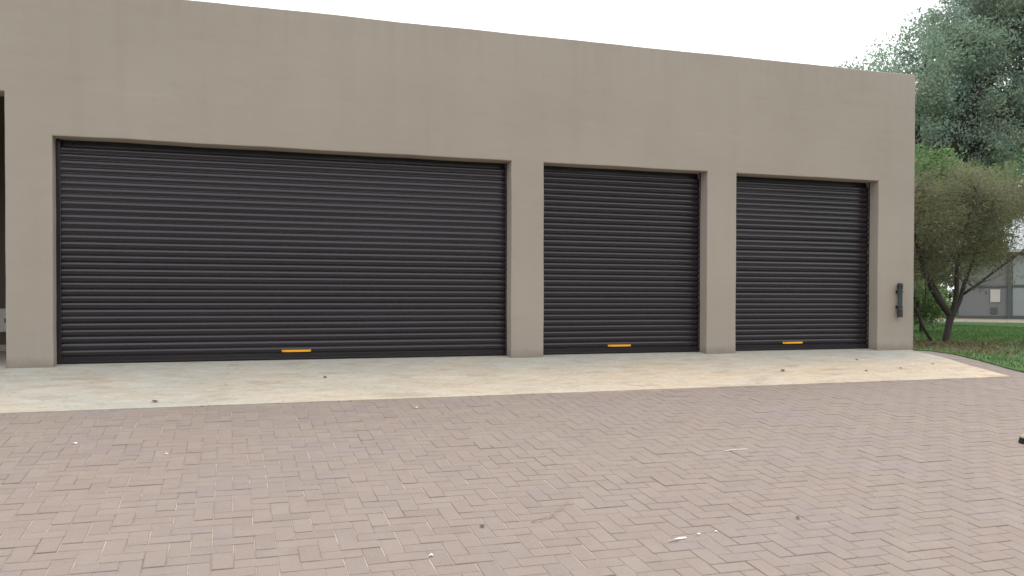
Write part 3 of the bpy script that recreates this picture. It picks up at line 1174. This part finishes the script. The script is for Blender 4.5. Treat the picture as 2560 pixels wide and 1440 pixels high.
# ------------------------------------------------------------------ house beyond the lawn
house = empty('house', (26.6, 15.7, 0.0))
house.rotation_euler = (0, 0, math.atan2(-0.73, 0.69))
tag(house, 'low grey house with pale hipped roof beyond the lawn', 'house')
HW = 12.0
MB().box((0, 0, -0.1), (HW, 8, 2.62)).build('wall', MAT['hwall'], house)
MB().box((-0.05, -0.04, -0.1), (HW + .05, -0.002, 0.14)).build('plinth', MAT['hpost'], house)
rb = MB()
ov = 0.45
rb.v = [(-ov, -ov, 2.62), (HW + ov, -ov, 2.62), (HW + ov, 8 + ov, 2.62), (-ov, 8 + ov, 2.62), (3.4, 4, 4.75), (HW - 3.4, 4, 4.75),
        (-ov, -ov, 2.52), (HW + ov, -ov, 2.52), (HW + ov, 8 + ov, 2.52), (-ov, 8 + ov, 2.52)]
rb.f = [(0, 1, 5, 4), (1, 2, 5), (2, 3, 4, 5), (3, 0, 4), (0, 6, 7, 1), (1, 7, 8, 2), (2, 8, 9, 3), (3, 9, 6, 0), (6, 9, 8, 7)]
roof = rb.build('roof', MAT['hroof'], house)
# corrugation ribs on the two slopes in view
for k in range(26):
    xx = -0.2 + k * 0.48
    t = min(1.0, max(0.05, (xx + ov) / (3.4 + ov)))
    if xx > HW - 3.4:
        t = max(0.05, (HW + ov - xx) / (3.4 + ov))
    MB().tube([(xx, -ov, 2.632), (xx, -ov + t * (4 + ov), 2.632 + t * 2.13)], 0.022, 5).build('roof_rib', MAT['hroof'], roof)
for k in range(4):
    xx = 1.62 + 2.3 * k
    MB().box((xx, -0.09, 0.0), (xx + 0.12, -0.003, 2.50)).build('post', MAT['hpost'], house)
    w_ = MB().box((xx + 0.16, -0.05, 1.22), (xx + 2.26, -0.003, 1.29)).build('window', MAT['hpost'], house)
    MB().box((xx + 0.17, -0.03, 1.31), (xx + 2.25, -0.004, 2.4)).build('pane', MAT['hpane'], w_)
    MB().box((xx + 0.17, -0.03, 0.16), (xx + 2.25, -0.004, 1.20)).build('pane', MAT['hpane'], w_)
MB().box((0.5, -0.05, 1.22), (1.58, -0.003, 1.29)).build('rail', MAT['hpost'], house)
nb = MB().box((1.06, -0.045, 0.66), (1.38, -0.004, 1.14)).build('notice_board', MAT['kerbw'], house)
MB().box((1.08, -0.04, 0.22), (1.30, -0.004, 0.46)).build('vent', MAT['hpost'], house)

# sandy path with pale edging along the house
path = MB()
path.box((-0.9, -5.0, 0.0), (16, -0.06, 0.032))
pth = path.build('path', MAT['path'])
pth.matrix_world = Matrix.Translation((26.6, 15.7, 0.0)) @ Matrix.Rotation(math.atan2(-0.73, 0.69), 4, 'Z')
tag(pth, kind='structure')
for k in range(14):
    kb = MB().box((-0.9 + k * 1.2, -5.17, 0.0), (0.28 + k * 1.2, -5.003, 0.07)).build('kerb_stone', MAT['kerbw'], None)
    kb.matrix_world = pth.matrix_world
    kb.parent = pth
    kb.matrix_parent_inverse = pth.matrix_world.inverted()

# unseen trees added behind the viewer as a dark band for the slats to mirror
for k, (x_, y_, h_) in enumerate([(-24, -30, 11.0), (-12, -34, 12.5), (0, -31, 11.5), (12, -35, 13.0), (24, -31, 11.5), (36, -33, 12.0)]):
    z_ = -2.5
    make_tree('reflection_tree', (x_, y_, z_), 'dark broad tree added out of view for the door slats to mirror',
              [(x_, y_, z_ + h_ * 0.62, 6.0, 4.0, h_ * 0.38), (x_ - 4, y_ + 1, z_ + h_ * 0.4, 4.0, 3.5, h_ * 0.34), (x_ + 4, y_ - 1, z_ + h_ * 0.42, 4.0, 3.5, h_ * 0.36)],
              110, 60, 1.5, 0.55, 0.3, DARK, 0.35, (x_, y_, z_ + h_ * 0.4), group='added trees for the door reflections', nbranch=6)
